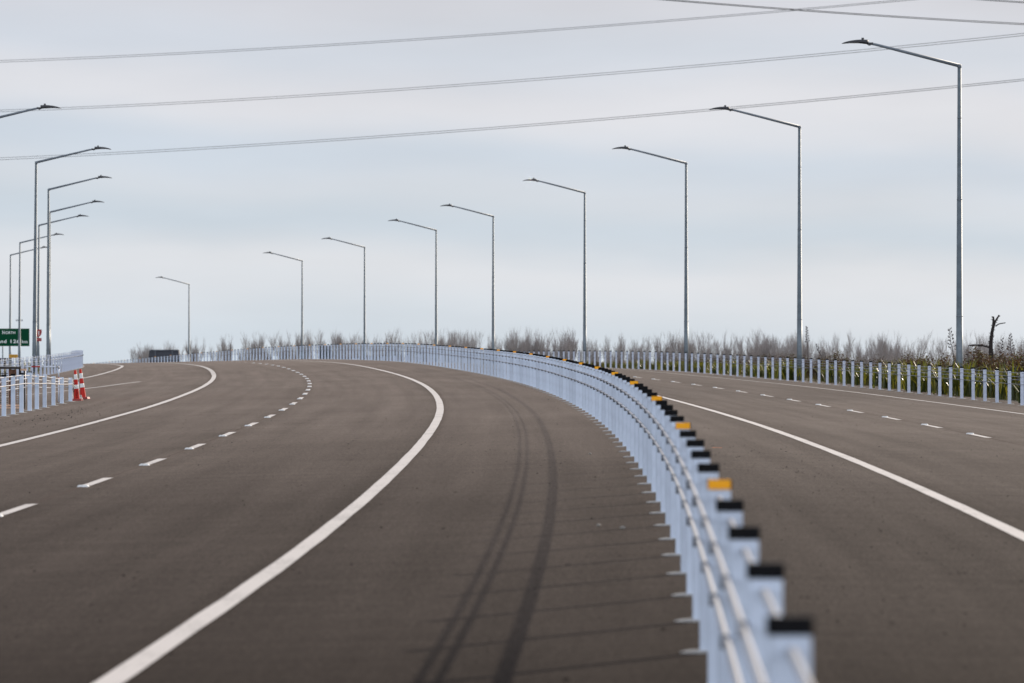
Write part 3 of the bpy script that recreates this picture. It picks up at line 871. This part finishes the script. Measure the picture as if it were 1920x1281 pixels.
def make_flax(seed):
    r = random.Random(seed); b = MB()
    for i in range(46):
        p = Vector((r.gauss(0, .14), r.gauss(0, .14), 0)); L = r.uniform(.6, 1.05)
        leaf_strip(b, p, r.uniform(0, 6.283), L, r.uniform(.045, .075), r.choice((r.uniform(.1, .4), r.uniform(.4, .95))), r.choice((0, 0, 1, 1, 2)), r)
    return b.mesh('flax_leaves', M_FLAX)


def make_shrub(seed):
    r = random.Random(seed); b = MB(); st = MB()
    for i in range(11):
        a = r.uniform(0, 6.283); sp = r.uniform(.05, .5); tip = Vector((math.cos(a) * sp, math.sin(a) * sp, r.uniform(.55, 1.0)))
        mid = tip * .5 + Vector((r.uniform(-.06, .06), r.uniform(-.06, .06), .08))
        st.tube([(0, 0, 0), mid, tip], [.014, .009, .004], seg=4, cap=False)
        for q in range(210):
            t_ = r.uniform(.10, 1.05); c = (mid * (2 * t_) if t_ < .5 else mid.lerp(tip, (t_ - .5) * 2)) + Vector((r.gauss(0, .07), r.gauss(0, .07), r.gauss(0, .06)))
            d1 = Vector((r.uniform(-1, 1), r.uniform(-1, 1), r.uniform(-.6, 1))).normalized(); d2 = d1.cross(Vector((r.uniform(-1, 1), r.uniform(-1, 1), r.uniform(-1, 1)))).normalized()
            L, w = r.uniform(.03, .065), r.uniform(.009, .02)
            b.quad(c, c + d1 * L * .5 + d2 * w, c + d1 * L, c + d1 * L * .5 - d2 * w, r.choice((0, 0, 1, 1, 2)))
    return b.mesh('foliage', M_BROWN), st.mesh('stems', M_STALK)


flax = [make_flax(300 + i) for i in range(6)]
shrub = [make_shrub(400 + i) for i in range(6)]
rnd = random.Random(77)


def where(s): return 'right of the nearest right-hand lamp' if s < 175 else ('between the first and second right-hand lamps' if s < 228 else ('between the second and third right-hand lamps' if s < 278 else 'beyond the third right-hand lamp'))


HV_S, HV_H = [140, 165, 210, 290, 345, 380], [1.75, 1.7, 1.3, .95, .65, .5]
for i in range(105):
    s = 146 + 205 * (i + rnd.random()) / 105; off = RB + rnd.uniform(0.85, 3.4)
    sc = lin(HV_S, HV_H, s) * rnd.uniform(.62, .95)
    o = link('flax_plant', flax[rnd.randrange(6)], None, P(s, off, -.1), rnd.uniform(0, 6.28), 'spiky green flax clump behind the right barrier, ' + where(s), 'plant', 'green flax clumps behind the right barrier'); o.scale = (sc, sc, sc)
for i in range(135):
    s = 146 + 215 * (i + rnd.random()) / 135; off = RB + rnd.uniform(3.2, 6.6)
    sc = lin(HV_S, HV_H, s) * rnd.choice((rnd.uniform(.7, .95), rnd.uniform(.95, 1.12), rnd.uniform(1.0, 1.22)))
    f_, st_ = shrub[rnd.randrange(6)]
    o = thing('shrub', P(s, off, -.25), rnd.uniform(0, 6.28), 'brown bushy shrub rising behind the flax, ' + where(s), 'shrub', 'brown shrubs behind the flax'); o.scale = (sc * 1.15, sc * 1.15, sc)
    link('foliage', f_, o); link('stems', st_, o)
for i in range(16):
    s = 214 + 100 * (i + rnd.random()) / 16; off = far_left(s) - rnd.uniform(1.0, 4.0); sc = rnd.uniform(.5, .8)
    o = link('flax_plant', flax[rnd.randrange(6)], None, P(s, off, -.15), rnd.uniform(0, 6.28), 'yellow-green tussock showing between the far left barrier posts', 'plant', 'tussocks behind the far left barrier'); o.scale = (sc, sc, sc)
# rank grass as one mass on both verges
gbm = MB()
for i in range(6500):
    if rnd.random() < .8: s = rnd.uniform(140, 370); p = P(s, RB + 1.0 + 7 * rnd.random() ** 1.3, -.12)
    else: s = rnd.uniform(205, 330); p = P(s, left_edge(s) - .1 - 5 * rnd.random(), -.2)
    L = rnd.uniform(.18, .5); a = rnd.uniform(0, 6.283); w = rnd.uniform(.006, .014); d = Vector((math.cos(a), math.sin(a), 0)); lean = Vector((rnd.gauss(0, .12), rnd.gauss(0, .12), L)); n = len(gbm.v)
    gbm.v += [tuple(p - d * w), tuple(p + d * w), tuple(p + lean * .6 + d * w * .7), tuple(p + lean * 1.0 + lean.cross(d) * .0)]
    gbm.f.append((n, n + 1, n + 2, n + 3)); gbm.m.append(0)
link('grass', gbm.mesh('grass', M_GRASS), label='rank yellow-green grass on the verges behind the barriers', cat='grass', kind='stuff')

# dead stump with forked top, behind the shrubs at right
D = 222.0; k = D / F_
c = ray(1859, 668, D); base = Vector((c.x, c.y, c.z - .9))
t = thing('dead_tree', base, 0, 'black dead trunk with forked top and one level branch above the shrubs', 'tree')


def px(u_, v_): q = ray(u_, v_, D); return q - base


b = MB(); r = random.Random(2)
b.tube([(0, 0, 0), px(1858.5, 664), px(1857.5, 652), px(1858, 640), px(1860, 624), px(1862.5, 612), px(1863, 600), px(1862.6, 593.5)], [.13, .10, .088, .075, .068, .062, .045, .03], seg=9)
for (a, c_, e_) in ((px(1860, 624), px(1866, 603), px(1873.5, 591)),): b.tube([px(1863.5, 612), c_, e_], [.045, .042, .032], seg=7)
for i in range(46):
    v_ = r.uniform(594, 664); u_ = lin([594, 612, 640, 664], [1862.8, 1862.5, 1858, 1858.5], v_); p = px(u_, v_); a = r.choice((-1, 1)); q = p + Vector((a * r.uniform(.05, .13), r.uniform(-.05, .05), r.uniform(-.03, .05))); b.tube([p, q], [.02, .008], seg=4)
for i in range(16):
    t_ = r.random(); p = px(1863.5 + 10 * t_, 611 - 20 * t_); b.tube([p, p + Vector((r.uniform(-.07, .07), 0, r.uniform(-.06, .06)))], [.015, .006], seg=4)
link('trunk', b.mesh('trunk', M_DEAD), t)
b = MB(); b.tube([px(1866.5, 612), px(1872, 608), px(1878, 606.5), px(1885.5, 605.5)], [.03, .026, .024, .018], seg=6); link('branch', b.mesh('branch', M_DEAD), t)
b = MB(); b.tube([px(1857, 652), px(1850, 650), px(1838, 647.5), px(1826, 647), px(1815.5, 648.5)], [.045, .04, .036, .032, .02], seg=6)
for i in range(34):
    u_ = r.uniform(1817, 1852); p = px(u_, 648 + abs(u_ - 1830) * .06); b.tube([p, p + Vector((r.uniform(-.04, .04), 0, r.choice((-1, 1)) * r.uniform(.03, .07)))], [.014, .006], seg=4)
link('branch', b.mesh('branch', M_DEAD), t)


def stalk(u0, vtop, vbot, D, lean, dens, label, size):
    base = ray(u0, vbot, D); b = MB(); r = random.Random(int(u0)); k = D / F_
    top = Vector((lean * k, 0, (vbot - vtop) * k)); st = Vector((0, 0, -.9))
    t = thing('flax_flower_stalk', base + st, 0, label, 'plant')
    b.tube([(0, 0, 0), -st, -st + top * .5 + Vector((lean * k * .2, 0, 0)), -st + top], [.016, .014, .010, .005], seg=5); link('stem', b.mesh('stem', M_STALK), t)
    b = MB()
    for i in range(dens):
        t_ = .22 + .76 * i / dens; p = -st + top * t_; sg = 1 if i % 2 else -1
        e = p + Vector((sg * size * (1.2 - t_) * r.uniform(.7, 1.2), r.uniform(-.04, .04), size * .35))
        b.tube([p, e], [.006, .004], seg=3)
        for q in range(7):
            a = p.lerp(e, r.uniform(.4, 1.1)); b.tube([a, a + Vector((r.uniform(-.03, .03), r.uniform(-.02, .02), r.uniform(.01, .07)))], [.013, .004], seg=4)
    link('seed_pods', b.mesh('seed_pods', M_STALK), t)


stalk(1515, 612, 652, 234, -3, 13, 'tall dark flax flower stalk right of the second right-row lamp', .11)
stalk(1788, 615, 665, 190, -8, 12, 'slender flax flower stalk just left of the nearest right-row lamp', .15)
stalk(1541, 645, 668, 228, -12, 6, 'short leaning flax stalk beside the tall dark one', .06)
stalk(1897, 626, 668, 205, -3, 12, 'feathery dark flax stalk right of the dead trunk', .14)
stalk(1875, 634, 664, 205, 5, 8, 'thin curved flax stalk against the dead trunk', .12)

# ------------------------------------------------------------------ sky and light
SUN_AZ, SUN_EL = math.radians(36.5), math.radians(20.8)   # ropes' shadows then fall 1.0 to 1.4 m left of the posts
w = bpy.data.worlds.new('World'); scene.world = w; w.use_nodes = True; nt_ = w.node_tree; N = nt_.nodes; Lk = nt_.links
bg = N['Background']; bg.inputs['Strength'].default_value = 0.08
sky = N.new('ShaderNodeTexSky'); sky.sky_type = 'NISHITA'; sky.sun_disc = False; sky.sun_elevation = SUN_EL; sky.sun_rotation = SUN_AZ; sky.air_density = 1.0; sky.dust_density = 1.5
tc = N.new('ShaderNodeTexCoord'); sp = N.new('ShaderNodeSeparateXYZ'); Lk.new(tc.outputs['Generated'], sp.inputs[0])


def wnoise(scale, loc, det=4, rough=.5):
    mp = N.new('ShaderNodeMapping'); mp.inputs['Scale'].default_value = scale; mp.inputs['Location'].default_value = loc
    Lk.new(tc.outputs['Generated'], mp.inputs['Vector']); nz = N.new('ShaderNodeTexNoise'); nz.inputs['Scale'].default_value = 1; nz.inputs['Detail'].default_value = det; nz.inputs['Roughness'].default_value = rough
    Lk.new(mp.outputs['Vector'], nz.inputs['Vector']); return nz.outputs['Fac']


def m2(op, a, c_):
    q = N.new('ShaderNodeMath'); q.operation = op
    for i, v_ in enumerate((a, c_)):
        if hasattr(v_, 'links') or hasattr(v_, 'node'): Lk.new(v_, q.inputs[i])
        else: q.inputs[i].default_value = v_
    return q.outputs[0]


# stratus seen edge-on: elevation wobbled by broad noise drives the band structure
nA = wnoise((8, 8, 26), (3.1, .7, 0.0), 4)
nB = wnoise((14, 14, 70), (7.7, 2.3, 0.4), 5, .5)
zz = m2('ADD', sp.outputs['Z'], m2('MULTIPLY', m2('SUBTRACT', nA, .5), .026))
zz = m2('ADD', zz, m2('MULTIPLY', sp.outputs['X'], .045))
fac = m2('DIVIDE', zz, .08)
r = N.new('ShaderNodeValToRGB'); e = r.color_ramp.elements; r.color_ramp.interpolation = 'B_SPLINE'
stops = [(0.0, (.62, .70, .78)), (.06, (.64, .72, .80)), (.15, (.735, .77, .825)), (.20, (.73, .765, .82)), (.27, (.535, .645, .755)), (.36, (.69, .725, .785)), (.46, (.535, .635, .755)), (.55, (.725, .74, .795)), (.62, (.70, .715, .775)), (.69, (.60, .665, .765)), (.78, (.66, .675, .74)), (.88, (.60, .61, .675)), (1.0, (.55, .565, .635))]
while len(e) < len(stops): e.new(.5)
for i, (p_, c_) in enumerate(stops): e[i].position = p_; e[i].color = (*c_, 1)
Lk.new(fac, r.inputs['Fac'])
# upper dome: brighter thin overcast
up = N.new('ShaderNodeMapRange'); up.inputs['From Min'].default_value = .07; up.inputs['From Max'].default_value = .28; Lk.new(sp.outputs['Z'], up.inputs['Value'])
hi = N.new('ShaderNodeMix'); hi.data_type = 'RGBA'; Lk.new(up.outputs['Result'], hi.inputs[0]); Lk.new(r.outputs['Color'], hi.inputs[6]); hi.inputs[7].default_value = (.50, .54, .62, 1)
br = N.new('ShaderNodeMapRange'); br.inputs['From Min'].default_value = .3; br.inputs['From Max'].default_value = .75; br.inputs['To Min'].default_value = 9.6; br.inputs['To Max'].default_value = 10.6; Lk.new(nB, br.inputs['Value'])
vm = N.new('ShaderNodeVectorMath'); vm.operation = 'SCALE'; Lk.new(hi.outputs[2], vm.inputs[0]); Lk.new(br.outputs['Result'], vm.inputs['Scale'])
# added fill: low sky behind the camera brightened to light posts and amber reflectors
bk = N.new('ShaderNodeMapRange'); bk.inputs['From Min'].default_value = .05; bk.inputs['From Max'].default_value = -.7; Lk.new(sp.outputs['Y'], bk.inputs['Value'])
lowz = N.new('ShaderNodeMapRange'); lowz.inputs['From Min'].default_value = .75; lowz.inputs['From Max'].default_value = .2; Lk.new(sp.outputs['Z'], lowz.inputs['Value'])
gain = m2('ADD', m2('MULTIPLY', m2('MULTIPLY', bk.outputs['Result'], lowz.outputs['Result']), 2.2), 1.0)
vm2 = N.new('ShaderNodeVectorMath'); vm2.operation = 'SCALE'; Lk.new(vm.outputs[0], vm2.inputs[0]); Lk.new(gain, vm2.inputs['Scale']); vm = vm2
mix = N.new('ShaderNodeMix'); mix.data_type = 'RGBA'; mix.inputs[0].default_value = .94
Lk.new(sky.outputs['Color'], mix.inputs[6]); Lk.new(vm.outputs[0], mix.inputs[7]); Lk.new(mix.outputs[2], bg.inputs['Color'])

sd = bpy.data.lights.new('sun', 'SUN'); sd.energy = 5.0; sd.angle = math.radians(.65); sd.color = (1.0, .87, .71)
so = bpy.data.objects.new('sun', sd); COL.objects.link(so)
tos = Vector((math.sin(SUN_AZ) * math.cos(SUN_EL), math.cos(SUN_AZ) * math.cos(SUN_EL), math.sin(SUN_EL)))
so.rotation_euler = tos.to_track_quat('Z', 'Y').to_euler(); so.location = (60, 100, 60)

# ------------------------------------------------------------------ camera
cd = bpy.data.cameras.new('camera'); cam = bpy.data.objects.new('camera', cd); COL.objects.link(cam); scene.camera = cam
cd.sensor_width = 36; cd.lens = F_ / 1920 * 36; cd.clip_start = .5; cd.clip_end = 30000
cam.location = (0, 0, ZC); cam.rotation_euler = (math.pi / 2 + math.atan(49.5 / F_), 0, 0)
cd.dof.use_dof = True; cd.dof.focus_distance = 125; cd.dof.aperture_fstop = 4.9; cd.dof.aperture_blades = 9
scene.view_settings.view_transform = 'Standard'; scene.view_settings.look = 'None'; scene.view_settings.exposure = 0.32; scene.view_settings.gamma = 1
scene.cycles.use_adaptive_sampling = False; scene.cycles.max_bounces = 6; scene.cycles.transparent_max_bounces = 16
try: scene.cycles.use_denoising = True
except Exception: pass
